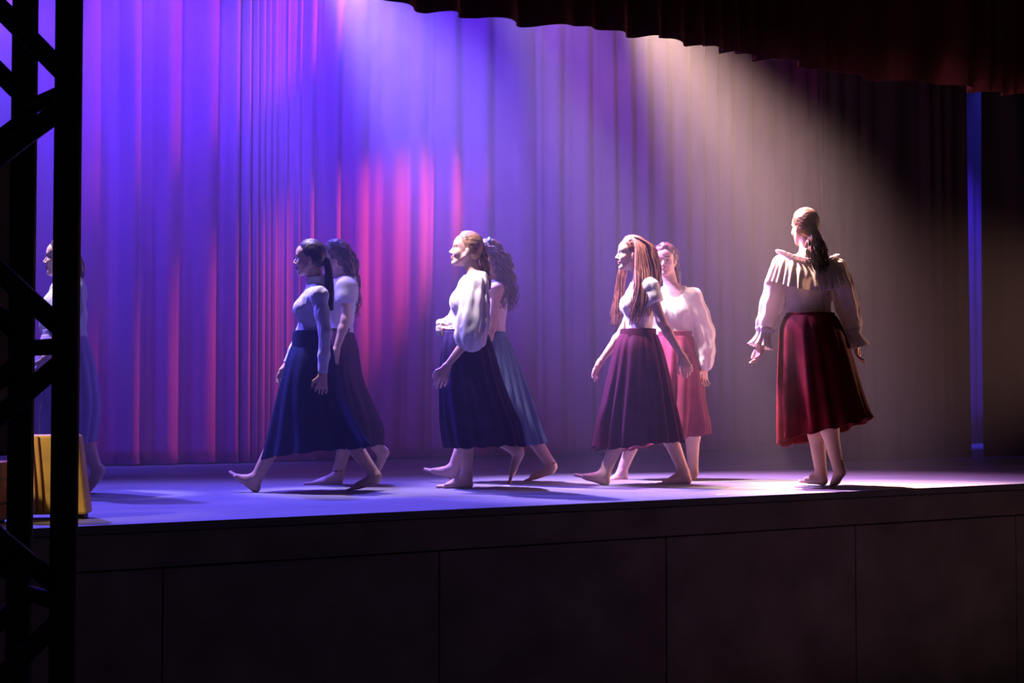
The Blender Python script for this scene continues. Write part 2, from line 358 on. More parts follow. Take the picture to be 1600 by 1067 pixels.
def loft(name, levels, material, parent, folds=(0,), amp=(0, 0), n=180, rows=40, seed=0, thick=.004, hem=0.0, power=1.0, sag=(0, 0)):
    """closed cloth ring: levels of (centre, U, V); folds = pleat counts, amplitude grows from amp[0] to amp[1] (fraction of radius)"""
    L = curve_rows([np.concatenate(l) for l in levels], rows); r = np.random.default_rng(seed+100)
    ph = np.arange(n)*2*math.pi/n; fo = np.zeros(n); tw_ = r.uniform(0, 6.28, 12); f2 = np.zeros(n)
    for i, k in enumerate(folds):
        if k: s_ = np.sin(k*ph+tw_[i]+1.5*np.sin(2*ph+tw_[i+4])+.9*np.sin(5*ph+tw_[i+6])); fo += np.sign(s_)*np.abs(s_)**power/(1+.45*i)
        if k: f2 += np.sin(k*1.0*ph+tw_[i+2]+1.2*np.sin(2*ph+tw_[i+5]))
    V = np.zeros((rows, n, 3))
    for j in range(rows):
        t = j/(rows-1); c, U, W = L[j, :3], L[j, 3:6], L[j, 6:9]; A = amp[0]+(amp[1]-amp[0])*t
        rad = 1+A*(fo*(.4+.6*t)+f2*.35*(1-t)+.25*t*np.sin(2*ph+5*t+tw_[9]))
        V[j] = c+rad[:, None]*(np.cos(ph)[:, None]*U+np.sin(ph)[:, None]*W)
        V[j, :, 2] -= (sag[0]+(sag[1]-sag[0])*t)*np.sin(ph)**2
        if hem: V[j, :, 2] += hem*t**3*(np.sin(folds[0]*ph+tw_[0]+1.3)*.6+np.sin(2*ph+tw_[10]))
    i, j = np.meshgrid(np.arange(rows-1), np.arange(n), indexing='ij'); a = i*n+j; b = i*n+(j+1) % n
    o = mesh_np(name, V.reshape(-1, 3), np.stack([a.ravel(), b.ravel(), (b+n).ravel(), (a+n).ravel()], 1), material, parent)
    so = o.modifiers.new('solidify', 'SOLIDIFY'); so.thickness = thick; so.offset = 0
    return o
PROF = [(-.10, .130, .080, -.01), (-.03, .150, .098, -.008), (.05, .142, .094, -.004), (.14, .116, .078, .0), (.20, .112, .076, .005), (.28, .122, .086, .008), (.36, .136, .094, .006), (.42, .140, .090, -.002), (.47, .128, .074, -.012), (.505, .085, .058, -.02), (.53, .05, .05, -.02)]
class Person:
    def __init__(s, spec):
        s.__dict__.update(spec); gp = on_deck(s.base, s.gy); s.D = depth_of(gp); s.root = empty('person', (gp[0], gp[1], DECK), -TH)
        tag(s.root, s.label, 'person', 'dancers walking across the stage'); s.o = gp; s.sc = getattr(s, 'scale', 1.0)
        s.pel = s.J(*s.pelvis); s.nk = s.J(*s.neck); s.u = nrm(s.nk-s.pel); fa = math.radians(s.face); f = np.array([math.cos(fa), math.sin(fa), 0])
        s.f = nrm(f-s.u*(f@s.u)); s.l = np.cross(s.u, s.f); s.tl = np.linalg.norm(s.nk-s.pel)
        s.prof = [(h*s.tl/.50, w_*s.sc, d*s.sc, o_*s.sc) for h, w_, d, o_ in PROF]
        ya, pi, ro = s.head[3:6]; ya = math.radians(ya); pi = math.radians(pi); ro = math.radians(ro)
        X = np.array([math.cos(ya)*math.cos(pi), math.sin(ya)*math.cos(pi), math.sin(pi)]); Y = nrm(np.cross((0, 0, 1), X)); Z = np.cross(X, Y)
        Y, Z = Y*math.cos(ro)+Z*math.sin(ro), Z*math.cos(ro)-Y*math.sin(ro)
        s.HX = np.stack([X, Y, Z]); s.hc = s.J(*s.head[:3]); s.hs = .93*s.sc*getattr(s, 'hscale', 1.0)
        s.arms = [[s.J(*p) for p in a] for a in s.arm]; s.legs = [[s.J(*p) for p in a] for a in s.leg]
    def J(s, px, py, dy=0.0):
        p = at(px, py, s.D+dy)-np.array([s.o[0], s.o[1], DECK]); return np.array([p@RT, p@FW, p[2]])
    def H(s, x, y, z): return s.hc+s.hs*(np.array([x, y, z])@s.HX)
    def bounds(s, pts, pad): P = np.array(pts); return P.min(0)-pad, P.max(0)+pad
    # -------------------------------------------------------------- body
    def body(s, h=.0048):
        S = s.sc; pts = [s.pel, s.nk, s.hc, s.H(0, 0, .12)]+[p for a in s.arms for p in a]+[p for a in s.legs for p in a]
        lo, hi = s.bounds(pts, .15); lo[2] = -.012; F = Field(lo, hi, h)
        F.torso(s.pel, s.f, s.l, s.u, s.prof)
        for sd in (1, -1):
            F.ell(s.pel+s.l*sd*.068*S+s.f*.080*S+s.u*s.tl*.67, (.042*S, .05*S, .05*S), np.stack([s.f, s.l, s.u]), .035)
        # neck
        F.cap(s.nk-s.u*.03-s.f*.015, s.H(-.025, 0, -.04), .050*S, .048*S, .025)
        F.cap(s.nk-s.u*.035, s.arms[0][0], .045*S, .045*S, .04); F.cap(s.nk-s.u*.035, s.arms[1][0], .045*S, .045*S, .04)
        H = s.H; q = s.hs; R = s.HX
        F.ell(H(-.012, 0, .03), np.array((.094, .073, .086))*q, R, .02)
        F.ell(H(.028, 0, -.04), np.array((.056, .053, .076))*q, R, .025)
        F.ell(H(.045, 0, .035), np.array((.040, .056, .045))*q, R, .02)
        for sd in (1, -1):
            F.cap(H(-.005, .052*sd, -.045), H(.058, .014*sd, -.098), .016*q, .015*q, .02)
            F.ell(H(.056, .034*sd, -.032), np.array((.026, .025, .026))*q, R, .02)
            F.ell(H(-.014, .073*sd, -.014), np.array((.017, .008, .030))*q, R, .006)
            F.cap(H(.083, .010*sd, .018), H(.070, .045*sd, .020), .007*q, .006*q, .012)
            F.ell(H(.093, .030*sd, -.002), np.array((.017, .016, .010))*q, R, .012, sub=True)
            F.ell(H(.069, .030*sd, -.002), np.array((.0125, .0135, .0115))*q, R, .004)
        F.ell(H(.070, 0, -.100), np.array((.016, .020, .016))*q, R, .018)
        F.cap(H(.080, 0, .006), H(.103, 0, -.030), .0075*q, .0095*q, .010)
        for sd in (1, -1): F.ell(H(.091, .010*sd, -.036), np.array((.009, .008, .007))*q, R, .006)
        F.ell(H(.086, 0, -.058), np.array((.010, .020, .0065))*q, R, .005); F.ell(H(.083, 0, -.071), np.array((.011, .018, .0075))*q, R, .005)
        F.cap(H(.098, -.018, -.0645), H(.098, .018, -.0645), .004*q, .004*q, .004, sub=True)
        for (sh, el, wr, tip), hw in zip(s.arms, s.handw): s.armf(F, sh, el, wr, tip, hw, S)
        for i, (kn, an, he, to) in enumerate(s.legs):
            sd = (1, -1)[i]; hip = s.pel+s.l*sd*.075*S-s.u*.04
            F.cap(hip, kn, .072*S, .054*S, .04); F.cap(kn, kn*.9+an*.1, .054*S, .05*S, .02)
            bk = nrm(kn-hip)-nrm(an-kn); fwd = nrm(to-he)
            calf = kn*.68+an*.32; cb = -fwd+nrm(an-kn)*(fwd@nrm(an-kn)); cb = nrm(cb) if np.linalg.norm(cb) > .2 else np.zeros(3)
            F.cap(kn, calf+cb*.010, .050*S, .050*S, .03); F.cap(calf+cb*.010, an*.92+kn*.08, .050*S, .029*S, .03); F.cap(kn, an, .042*S, .030*S, .03)
            fl = np.linalg.norm(to-he); dn = nrm(np.cross(fwd, np.cross(an-he, fwd))); wd = np.cross(fwd, dn)   # dn: up from the sole
            big = 1 if (wd@s.l)*sd < 0 else -1                                           # big toe on the inner side
            F.cap(he+dn*.024+fwd*.024, an-dn*.012, .025*S, .030*S, .02)
            F.cap(an-dn*.018, he+fwd*fl*.62+dn*.020, .030*S, .022*S, .03)
            for w0 in (-1, 1): F.cap(he+fwd*.03+dn*.021, he+fwd*fl*.72+dn*.016+wd*w0*.022*S, .021*S, .0165*S, .02)
            for t in range(5):
                c_ = big*(.030-.0145*t)*S; b0 = he+fwd*fl*(.74-.015*t*t*.5)+dn*.014+wd*c_; ln = fl*(.985-.012*t*t)-fl*.74
                F.cap(b0, b0+fwd*ln*.92-dn*.004, (.0115 if t == 0 else .0095-.0005*t)*S, (.0105 if t == 0 else .0080-.0005*t)*S, .005)
        V, Q = F.nets(); o = mesh_np('body', V, Q, M['skin'], s.root)
        C = np.tile(np.array([*s.skin, 1.0]), (len(V), 1)); L = ((V-s.hc)@R.T)/q
        def paint(mask, c): C[mask, :3] = c
        fx = L[:, 0] > .03
        paint(fx & (np.abs(L[:, 1]) < .021) & (L[:, 2] > -.0785) & (L[:, 2] < -.052) & (L[:, 0] > .082), np.array(s.skin)*np.array([.85, .55, .55]))
        br = np.abs(L[:, 1]); paint(fx & (br > .011) & (br < .047) & (np.abs(L[:, 2]-(.0215+.004*np.sin((br-.011)*80))) < .0042), (.06, .035, .025))
        ey = (br-.030)**2/.0145**2+(L[:, 2]+.002)**2/.0062**2 < 1; paint(fx & ey, (.55, .5, .48)); paint(fx & ey & ((br-.030)**2 < .0058**2), (.05, .03, .02))
        lash = np.abs((L[:, 2]+.002)-.0066*np.sqrt(np.maximum(0, 1-((br-.030)/.0165)**2))) < .0024; paint(fx & lash & (np.abs(br-.030) < .0165), (.05, .03, .025))
        at_ = o.data.color_attributes.new('Col', 'FLOAT_COLOR', 'POINT'); at_.data.foreach_set('color', C.astype(np.float32).ravel())
        return o
    def armf(s, F, sh, el, wr, tip, hw, S):
        F.ell(sh, (.046*S,)*3, None, .03); F.cap(sh, el, .038*S, .030*S, .02); F.cap(el, el*.7+wr*.3, .030*S, .030*S, .02); F.cap(el*.7+wr*.3, wr, .030*S, .020*S, .02)
        d = nrm(tip-wr); wv = np.asarray(hw[0], float); wv = nrm(wv-d*(wv@d)); n = np.cross(d, wv)*hw[1]; hl = .170*S; curl = hw[2] if len(hw) > 2 else .35
        for w0 in (-1, 0, 1): F.cap(wr+d*.005+wv*w0*.012, wr+d*.075*S+wv*w0*.024*S, .016*S, .0125*S, .016)
        for i, ln in enumerate((.066, .074, .070, .056)):
            off = (1.5-i)*.0215*S; p = wr+d*(.082-.004*abs(i-1.2))*S+wv*off; dd = nrm(d+wv*off*1.6)
            a = curl*(.5+.12*i); r = .0085
            for sg in range(3):
                dd2 = nrm(dd*math.cos(a)+n*math.sin(a)); p2 = p+dd2*ln*S*(.46, .31, .23)[sg]; F.cap(p, p2, r*S, r*.9*S, .003); p = p2; r *= .9; a += curl*(.8-.2*sg)
        b = wr+d*.025*S+wv*.022*S; t1 = b+(d*.6+wv*.75+n*.25)*.036*S; t2 = t1+(d*.95+wv*.15+n*.25)*.030*S; t3 = t2+(d*.98+n*.15)*.022*S
        F.cap(b, t1, .0145*S, .011*S, .012); F.cap(t1, t2, .0105*S, .0095*S, .004); F.cap(t2, t3, .0095*S, .008*S, .004)
    # -------------------------------------------------------------- clothes
    def top(s, name, material, inf=.010, waist=.13, neck=None, sleeves=None, pleat=None, wr=(.003, 40), bust=1.0, h=.0065, lower=None, seed=1, pad=.15):
        """fitted or loose top; sleeves: per arm list of (fraction along arm 0..2, radius); neck: list of carved ellipsoids in torso coords"""
        S = s.sc; pts = [s.pel, s.nk+s.u*.12]+[p for a in s.arms for p in a[:3]]; lo, hi = s.bounds(pts, pad); F = Field(lo, hi, h)
        prof = [list(p) for p in s.prof]
        if lower:
            for p in prof:
                if p[0] < .36*s.tl/.5: p[1] += lower*S*(1 if p[0] < .3*s.tl/.5 else .5); p[2] += lower*S*(1 if p[0] < .3*s.tl/.5 else .5)
        F.torso(s.pel, s.f, s.l, s.u, prof, inf)
        for sd in (1, -1): F.ell(s.pel+s.l*sd*.066*S+s.f*.080*S+s.u*s.tl*.67, np.array((.044, .052, .052))*S*bust+inf, np.stack([s.f, s.l, s.u]), .045)
        F.cap(s.nk-s.u*.035, s.arms[0][0], .040*S+inf, .042*S+inf, .04); F.cap(s.nk-s.u*.035, s.arms[1][0], .040*S+inf, .042*S+inf, .04)
        F.plane_cut(s.pel+s.u*waist*s.tl/.5, -s.u, .006)
        for i, sl in enumerate(sleeves or []):
            if not sl: continue
            A = s.arms[i]
            def pos(t): return A[0]+(A[1]-A[0])*t if t <= 1 else A[1]+(A[2]-A[1])*(t-1)
            F.ell(A[0], (.047*S+inf,)*3, None, .03)
            for (t0, r0), (t1, r1) in zip(sl[:-1], sl[1:]):
                F.cap(pos(t0), pos(t1), r0*S, r1*S, .02, cut=(t1 == sl[-1][0]), pleat=pleat)
        for c, rad in neck or []:
            F.ell(s.nk+s.f*c[0]*S+s.l*c[1]*S+s.u*c[2]*S, np.array(rad)*S, np.stack([s.f, s.l, s.u]), .008, sub=True)
        F.wrinkle(wr[0]*.75, wr[1]*1.9, seed, .3); V, Q = F.nets(); return mesh_np(name, V, Q, material, s.root)
    def ring(s, c, a, b, tilt=0.0, axis=None):
        return (np.asarray(c, float), np.array([a, 0, tilt]), np.array([0, b, 0]))
    def skirt(s, lev, material, folds=(17, 9), amp=(.02, .09), seed=0, hem=.008, name='skirt', power=.8, n=240, rows=46):
        L = []
        for e in lev:
            py, xl, xr, b = e[:4]; dy = e[4] if len(e) > 4 else 0.0; tl = e[5] if len(e) > 5 else 0.0
            b = max(b, (.140, .178, .205, .21, .215, .22, .225)[min(len(L), 6)]*s.sc)
            a = s.J(xl, py, dy); c = s.J(xr, py, dy); L.append(s.ring((a+c)/2, np.linalg.norm(c-a)/2, b, tl)); L[-1][2][2] = e[6] if len(e) > 6 else 0.0
        return loft(name, L, material, s.root, folds, amp, n=n, rows=rows, seed=seed, hem=hem, power=power)
    def band(s, py0, py1, xl, xr, b, material, dy=0.0, dx1=0.0, name='waistband'):
        L = []; b = max(b, .136*s.sc)
        for t in (0, .5, 1):
            py = py0+(py1-py0)*t; a = s.J(xl-dx1*t, py, dy); c = s.J(xr+dx1*t, py, dy); L.append(s.ring((a+c)/2, np.linalg.norm(c-a)/2, b+.01*t*(dx1 > 0)))
        return loft(name, L, material, s.root, (11,), (.004, .004), n=90, rows=8, thick=.008, seed=3)
    def ringband(s, c, d, r, material, name='anklet', tube=.004):
        d = nrm(d); e1 = nrm(np.cross(d, (.3, .8, .1))); e2 = np.cross(d, e1); an = np.linspace(0, 2*math.pi, 21)
        mb = MB(); mb.tube([c+r*(math.cos(t)*e1+math.sin(t)*e2) for t in an], tube, 6, cap=False); return mb.build(name, material, s.root, smooth=True)
    # -------------------------------------------------------------- hair
    def hair(s, material, strands=(), cap=.010, plane=(.012, -.02, .072, .084), seed=0, lumps=0.0, bun=None, tails=(), scalp=60, cut_low=-.085):
        S = s.sc; q = s.hs; r = np.random.default_rng(seed+50); F = Field(s.hc-.24, s.hc+.24, .0055)
        F.ell(s.H(-.014, 0, .033), np.array((.094+cap, .073+cap, .086+cap))*q, s.HX, .01)
        F.ell(s.H(-.045, 0, -.02), np.array((.050+cap, .060+cap*.8, .062))*q, s.HX, .03)
        x0, z0, x1, z1 = plane; dx, dz = x1-x0, z1-z0; n = nrm(s.HX[0]*dz-s.HX[2]*dx); _, gx, gy_, gz = F.region(F.lo, F.lo+F.h*F.n); pp = s.H(x0, 0, z0)
        F.F = (F.F+.34*np.maximum(0, .034+(gx-pp[0])*n[0]+(gy_-pp[1])*n[1]+(gz-pp[2])*n[2])).astype(np.float32); F.plane_cut(s.H(x0, 0, z0), n, .012)
        if bun: F.ell(s.H(*bun[:3]), (bun[3]*q,)*3, None, .02)
        if lumps: F.wrinkle(lumps, 70, seed)
        else: F.wrinkle(.0012, 140, seed)
        V, Q = F.nets(); mb = MB(); mb.add(V, [tuple(a) for a in Q.tolist()])
        # combed locks over the scalp
        for i in range(scalp):
            y = r.uniform(-.9, .9); pts = []
            for t in np.linspace(0, 1, 9):
                an = math.radians(38+t*150); rr = np.array([(.094+cap)*math.cos(an), 0, (.086+cap)*math.sin(an)])
                yy = (.073+cap)*math.sin(y*1.45)*(1-.25*t); k = math.cos(y*1.35)
                pts.append(s.H(-.014+rr[0]*k*1.0 if rr[0] < 0 else -.014+rr[0]*k, yy, .033+rr[2]*max(k, .25)))
            pts = [p for p in pts if (p-s.H(x0, 0, z0))@n < .004]
            if len(pts) > 3: mb.tube(pts[1:] if len(pts) > 4 else pts, .0026*q, 4, cap=False)
        for st_ in strands: s.lock(mb, r, **st_)
        return mb.build('hair', material, s.root, smooth=True)
    def lock(s, mb, r, path, num=30, rad=.005, curl=0.0, turns=5, taper=.35, seg=22, cut=0.0):
        P = np.array([s.J(*p[:3]) for p in path]); SP = np.array([p[3] for p in path]); SY = np.array([p[4] if len(p) > 4 else p[3] for p in path])
        C = curve_rows(np.concatenate([P, SP[:, None], SY[:, None]], 1), seg)
        for i in range(num):
            a = r.uniform(0, 2*math.pi); q = math.sqrt(r.uniform(0, 1)); off = np.stack([q*math.cos(a)*C[:, 3], q*math.sin(a)*C[:, 4], np.zeros(seg)], 1)
            pts = C[:, :3]+off; t = np.linspace(0, 1, seg); m_ = int(seg*(1-cut*r.uniform(0, 1))); w = r.uniform(0, 6.28, 3)
            pts = pts+.006*np.stack([np.sin(4*t+w[0]), np.sin(3*t+w[1]), 0*t], 1)*t[:, None]
            if curl:
                tt = turns*r.uniform(.8, 1.25); cr = curl*np.clip(t*3, 0, 1)
                pts = pts+np.stack([cr*np.cos(2*math.pi*tt*t+w[2]), cr*np.sin(2*math.pi*tt*t+w[2]), cr*.25*np.sin(4*math.pi*tt*t)], 1)
            pts = pts[:m_]; mb.tube(pts, rad*(1-(1-taper)*np.linspace(0, 1, m_)**2), 5, cap=True)
M.update(
    white=mat('white_cotton', (0.80, 0.76, 0.74), 0.85, noise=.04, scale=20, bump=.08, bscale=300, trans=.12),
    cream=mat('cream_chiffon', (0.84, 0.74, 0.66), 0.8, noise=.05, scale=20, bump=.05, bscale=300, trans=.28),
    grey_knit=mat('grey_white_knit', (0.60, 0.58, 0.60), 0.85, noise=.05, scale=40, bump=.1, bscale=260),
    blush=mat('blush_cotton', (0.84, 0.68, 0.62), 0.85, noise=.05, scale=20),
    navy=mat('navy_cotton', (0.008, 0.012, 0.055), 0.8, noise=.15, scale=12, spec=.05),
    plum=mat('plum_velvet', (0.055, 0.018, 0.05), 0.9, noise=.2, scale=10, spec=.05),
    dark=mat('black_purple_velvet', (0.030, 0.016, 0.055), 0.9, noise=.2, scale=10, spec=.05),
    slate=mat('slate_blue_cotton', (0.10, 0.14, 0.24), 0.8, noise=.15, scale=10, spec=.05),
    wine=mat('wine_velvet_skirt', (0.045, 0.005, 0.016), 0.8, noise=.2, scale=10, spec=.05),
    rose=mat('rose_wine_velvet', (0.16, 0.026, 0.05), 0.8, noise=.2, scale=10, spec=.05),
    red=mat('dark_red_velvet', (0.10, 0.006, 0.008), 0.75, noise=.25, scale=9, spec=.05),
    lilac=mat('lilac_cotton', (0.36, 0.25, 0.46), 0.85, noise=.1, scale=10, spec=.05),
    hair_black=mat('black_brown_hair', (0.030, 0.016, 0.013), 0.45, noise=.35, scale=40, spec=.4),
    hair_brown=mat('brown_hair', (0.12, 0.055, 0.033), 0.45, noise=.35, scale=40, spec=.4),
    hair_chestnut=mat('chestnut_hair', (0.085, 0.038, 0.02), 0.5, noise=.35, scale=40, spec=.25),
    hair_fair=mat('dark_blonde_hair', (0.26, 0.14, 0.075), 0.45, noise=.3, scale=40, spec=.4),
    hair_red=mat('auburn_hair', (0.20, 0.065, 0.03), 0.45, noise=.35, scale=40, spec=.4),
    clip=mat('blue_hair_clip', (0.10, 0.30, 0.75), 0.4, noise=.05),
    cord=mat('dark_cord', (0.03, 0.02, 0.02), 0.6, noise=.1),
)
SK = (0.66, 0.41, 0.31); SK2 = (0.56, 0.33, 0.24)
IN = ((-1, 0, 0.2), 1, .35)        # hand seen from its back, thumb towards the left of the picture
# --- dancer with turtleneck (walks left, near arm down, far arm forward)
def dancer_turtleneck():
    p = Person(dict(label='person in grey-white turtleneck and navy skirt striding left, dark sleek ponytail', base=485, gy=768, scale=.96, face=180, skin=SK2,
        pelvis=(487, 556, 0), neck=(493, 449, 0), head=(483, 403, 0, 181, -3, 0),
        arm=[[(499, 462, -.15), (508, 520, -.19), (504, 585, -.19), (500, 628, -.19)], [(488, 462, .15), (472, 520, .21), (449, 570, .20), (430, 605, .20)]],
        handw=[((-1, -.3, 0), 1, .4), ((-.6, -.6, -.4), -1, .5)],
        leg=[[(445, 660, -.07), (402, 744, -.06), (402, 771, -.06), (355, 739, -.06)], [(530, 668, .08), (586, 742, .09), (594, 752, .09), (541, 770, .09)]]))
    p.body()
    p.top('turtleneck', M['grey_knit'], inf=.007, waist=.15, sleeves=[[(0, .049), (.5, .045), (1, .039), (1.55, .035), (1.97, .030)], [(0, .049), (1, .039), (1.55, .035), (1.97, .030)]], wr=(.0022, 55), seed=4, bust=.85)
    nb = p.nk; hd = p.H(-.03, 0, -.06); ax = nrm(hd-nb)
    loft('collar', [(nb+ax*t-p.f*.012, np.array([.066-.10*abs(t), 0, .008]), np.array([0, .062-.08*abs(t), 0])) for t in (-.02, .01, .04, .065)], M['grey_knit'], p.root, (7,), (.01, .015), n=60, rows=14, thick=.006)
    p.band(517, 543, 459, 515, .115, M['navy'], dx1=2)
    p.skirt([(540, 456, 519, .125), (560, 449, 522, .15), (590, 441, 526, .18), (630, 431, 538, .21), (665, 423, 556, .22), (690, 417, 570, .23, 0, .01), (706, 412, 573, .235, 0, .035)], M['navy'], (13, 8), (.015, .055), seed=1)
    p.hair(M['hair_black'], [dict(path=[(508, 402, 0, .02), (513, 420, -.02, .018), (515, 450, -.05, .02), (517, 485, -.06, .012)], num=34, rad=.006)], cap=.010, seed=1)
    p.ringband(p.J(510, 408), p.J(513, 420)-p.J(508, 402), .02, M['cord'], 'hair_tie', .006)
# --- dancer behind her
def dancer_tshirt():
    p = Person(dict(label='person in white short-sleeved T-shirt and plum skirt half hidden behind the turtleneck dancer', base=540, gy=758, scale=.98, face=178, skin=SK,
        pelvis=(530, 556, 0), neck=(537, 437, 0), head=(523, 403, 0, 180, -4, 0),
        arm=[[(541, 448, -.15), (540, 500, -.19), (525, 547, -.20), (515, 586, -.20)], [(532, 448, .15), (535, 505, .2), (540, 555, .2), (538, 590, .2)]],
        handw=[((-1, -.3, 0), 1, .4), ((-1, .3, 0), -1, .4)],
        leg=[[(560, 660, -.03), (584, 702, -.03), (606, 702, -.03), (592, 745, -.03)], [(545, 660, .06), (529, 738, .06), (535, 759, .06), (475, 758, .06)]]))
    p.legs[0][1] = p.J(596, 706, -.03)
    p.body()
    p.top('t_shirt', M['white'], inf=.010, waist=.12, sleeves=[[(0, .062), (.28, .062), (.46, .060)], [(0, .062), (.28, .06), (.46, .060)]], neck=[((.02, 0, .02), (.085, .07, .05))], wr=(.002, 45), seed=5)
    p.band(514, 526, 508, 550, .115, M['plum'])
    p.skirt([(520, 506, 552, .12), (545, 500, 559, .15), (590, 500, 566, .18), (630, 497, 582, .20), (670, 494, 598, .21), (699, 494, 598, .215, 0, .02)], M['plum'], (15, 9), (.02, .07), seed=2)
    p.hair(M['hair_brown'], [dict(path=[(530, 385, 0, .05), (543, 400, 0, .055, .08), (549, 430, .02, .045, .09), (553, 470, .03, .04, .07), (552, 498, .03, .03)], num=90, rad=.0045, curl=.010, turns=6, cut=.4, seg=34),
        dict(path=[(520, 378, -.02, .04, .06), (540, 392, -.06, .035, .03), (546, 418, -.05, .03), (545, 440, -.03, .025)], num=30, rad=.0045, curl=.009, turns=4, seg=26)], cap=.016, seed=2, lumps=.003)
    p.ringband(p.legs[1][1]+np.array([0, 0, .01]), (0, 0, 1), .036, M['cord'])
# --- dancer with puff sleeves
def dancer_puff():
    p = Person(dict(label='person in white puff-sleeved blouse and black-purple skirt, chin lifted, third group from right edge', base=728, gy=762, scale=1.0, face=184, skin=SK,
        pelvis=(729, 556, 0), neck=(741, 431, 0), head=(728, 390, 0, 183, 7, 0),
        arm=[[(746, 446, -.15), (736, 524, -.20), (698, 572, -.20), (687, 606, -.20)], [(733, 446, .15), (716, 508, .22), (688, 512, .12), (700, 525, .0)]],
        handw=[((-1, -.3, .3), 1, .35), ((-.2, -.2, 1), -1, .5)],
        leg=[[(727, 655, -.06), (729, 738, -.05), (739, 762, -.05), (681, 763, -.05)], [(762, 672, .08), (806, 703, .08), (819, 705, .08), (797, 757, .08)]]))
    p.label = 'x'; p.root['label'] = 'person in white puff-sleeved blouse and blackish purple skirt, chin lifted, fair hair tied back'
    p.body()
    sl = [(0, .062), (.35, .085), (.75, .100), (1.02, .098), (1.18, .055)]; sr = [(0, .06), (.4, .07), (.9, .07), (1.4, .06), (1.92, .05)]
    p.top('blouse', M['white'], inf=.014, waist=.135, sleeves=[sl, sr], neck=[((.03, 0, .045), (.09, .085, .055))], pleat=(11, .006), wr=(.0022, 42), seed=6, lower=.012, pad=.19)
    cu = p.arms[1][2]; loft('cuff', [(cu+np.array([.02-.045*t, 0, .0]), np.array([0, 0, .036+.02*t*(1-t)*3]), np.array([0, .036+.02*t*(1-t)*3, 0])) for t in (0, .35, .7, 1)], M['white'], p.root, (9,), (.08, .16), n=70, rows=12)
    p.band(515, 528, 699, 758, .12, M['dark'])
    p.skirt([(518, 696, 760, .125), (545, 690, 770, .16), (590, 687, 782, .20), (630, 688, 796, .22), (665, 691, 810, .23), (697, 697, 815, .235)], M['dark'], (15, 9), (.02, .06), seed=3)
    p.hair(M['hair_fair'], [dict(path=[(752, 385, 0, .025), (757, 405, 0, .022), (760, 430, -.01, .022), (763, 452, -.02, .012)], num=40, rad=.006, curl=.006, turns=4)], cap=.011, seed=3, plane=(.0, -.02, .066, .086))
    p.ringband(p.J(755, 400), (0, 0, 1), .022, M['cord'], 'hair_tie', .006)
def dancer_slate():
    p = Person(dict(label='person with long curly hair and slate blue skirt walking behind the puff-sleeved dancer', base=765, gy=753, scale=1.0, face=182, skin=SK,
        pelvis=(770, 556, 0), neck=(772, 440, 0), head=(760, 402, 0, 181, 0, 0),
        arm=[[(776, 453, -.14), (768, 512, -.17), (752, 560, -.15), (742, 595, -.13)], [(768, 453, .15), (772, 512, .2), (785, 560, .2), (790, 595, .2)]],
        handw=[((-1, -.3, 0), 1, .4), ((-1, .3, 0), -1, .4)],
        leg=[[(738, 655, -.06), (709, 729, -.06), (711, 749, -.06), (661, 735, -.06)], [(815, 660, .07), (861, 726, .07), (868, 737, .07), (818, 755, .07)]]))
    p.body()
    p.top('camisole', M['blush'], inf=.009, waist=.125, sleeves=None, neck=[((.04, 0, .03), (.10, .085, .07))], wr=(.002, 40), seed=7)
    p.band(519, 531, 749, 791, .115, M['slate'], dx1=1)
    p.skirt([(527, 747, 793, .12), (550, 745, 803, .155), (590, 735, 819, .19), (630, 728, 831, .21), (670, 722, 843, .22), (694, 720, 850, .225, 0, .01)], M['slate'], (19, 11), (.03, .075), seed=4)
    p.hair(M['hair_brown'], [dict(path=[(765, 392, 0, .055, .08), (782, 398, 0, .06, .085), (792, 430, 0, .055, .09), (797, 462, -.01, .055, .08), (796, 488, -.02, .04)], num=110, rad=.0042, curl=.012, turns=7, cut=.4, seg=40),
        dict(path=[(765, 385, -.06, .04), (782, 410, -.10, .04), (785, 450, -.12, .04), (782, 487, -.13, .03)], num=35, rad=.0042, curl=.012, turns=7, cut=.3, seg=40)], cap=.018, seed=4, lumps=.003)
    mb = MB(); mb.tube([p.H(-.02, y, .033+.104*math.sqrt(max(0, 1-(y/.095)**2))) for y in np.linspace(-.07, .07, 9)], .011, 8); mb.build('hair_clip', M['clip'], p.root, smooth=True)
    p.ringband(p.legs[1][1]-np.array([0, 0, .0]), p.legs[1][0]-p.legs[1][1], .036, M['cord'])
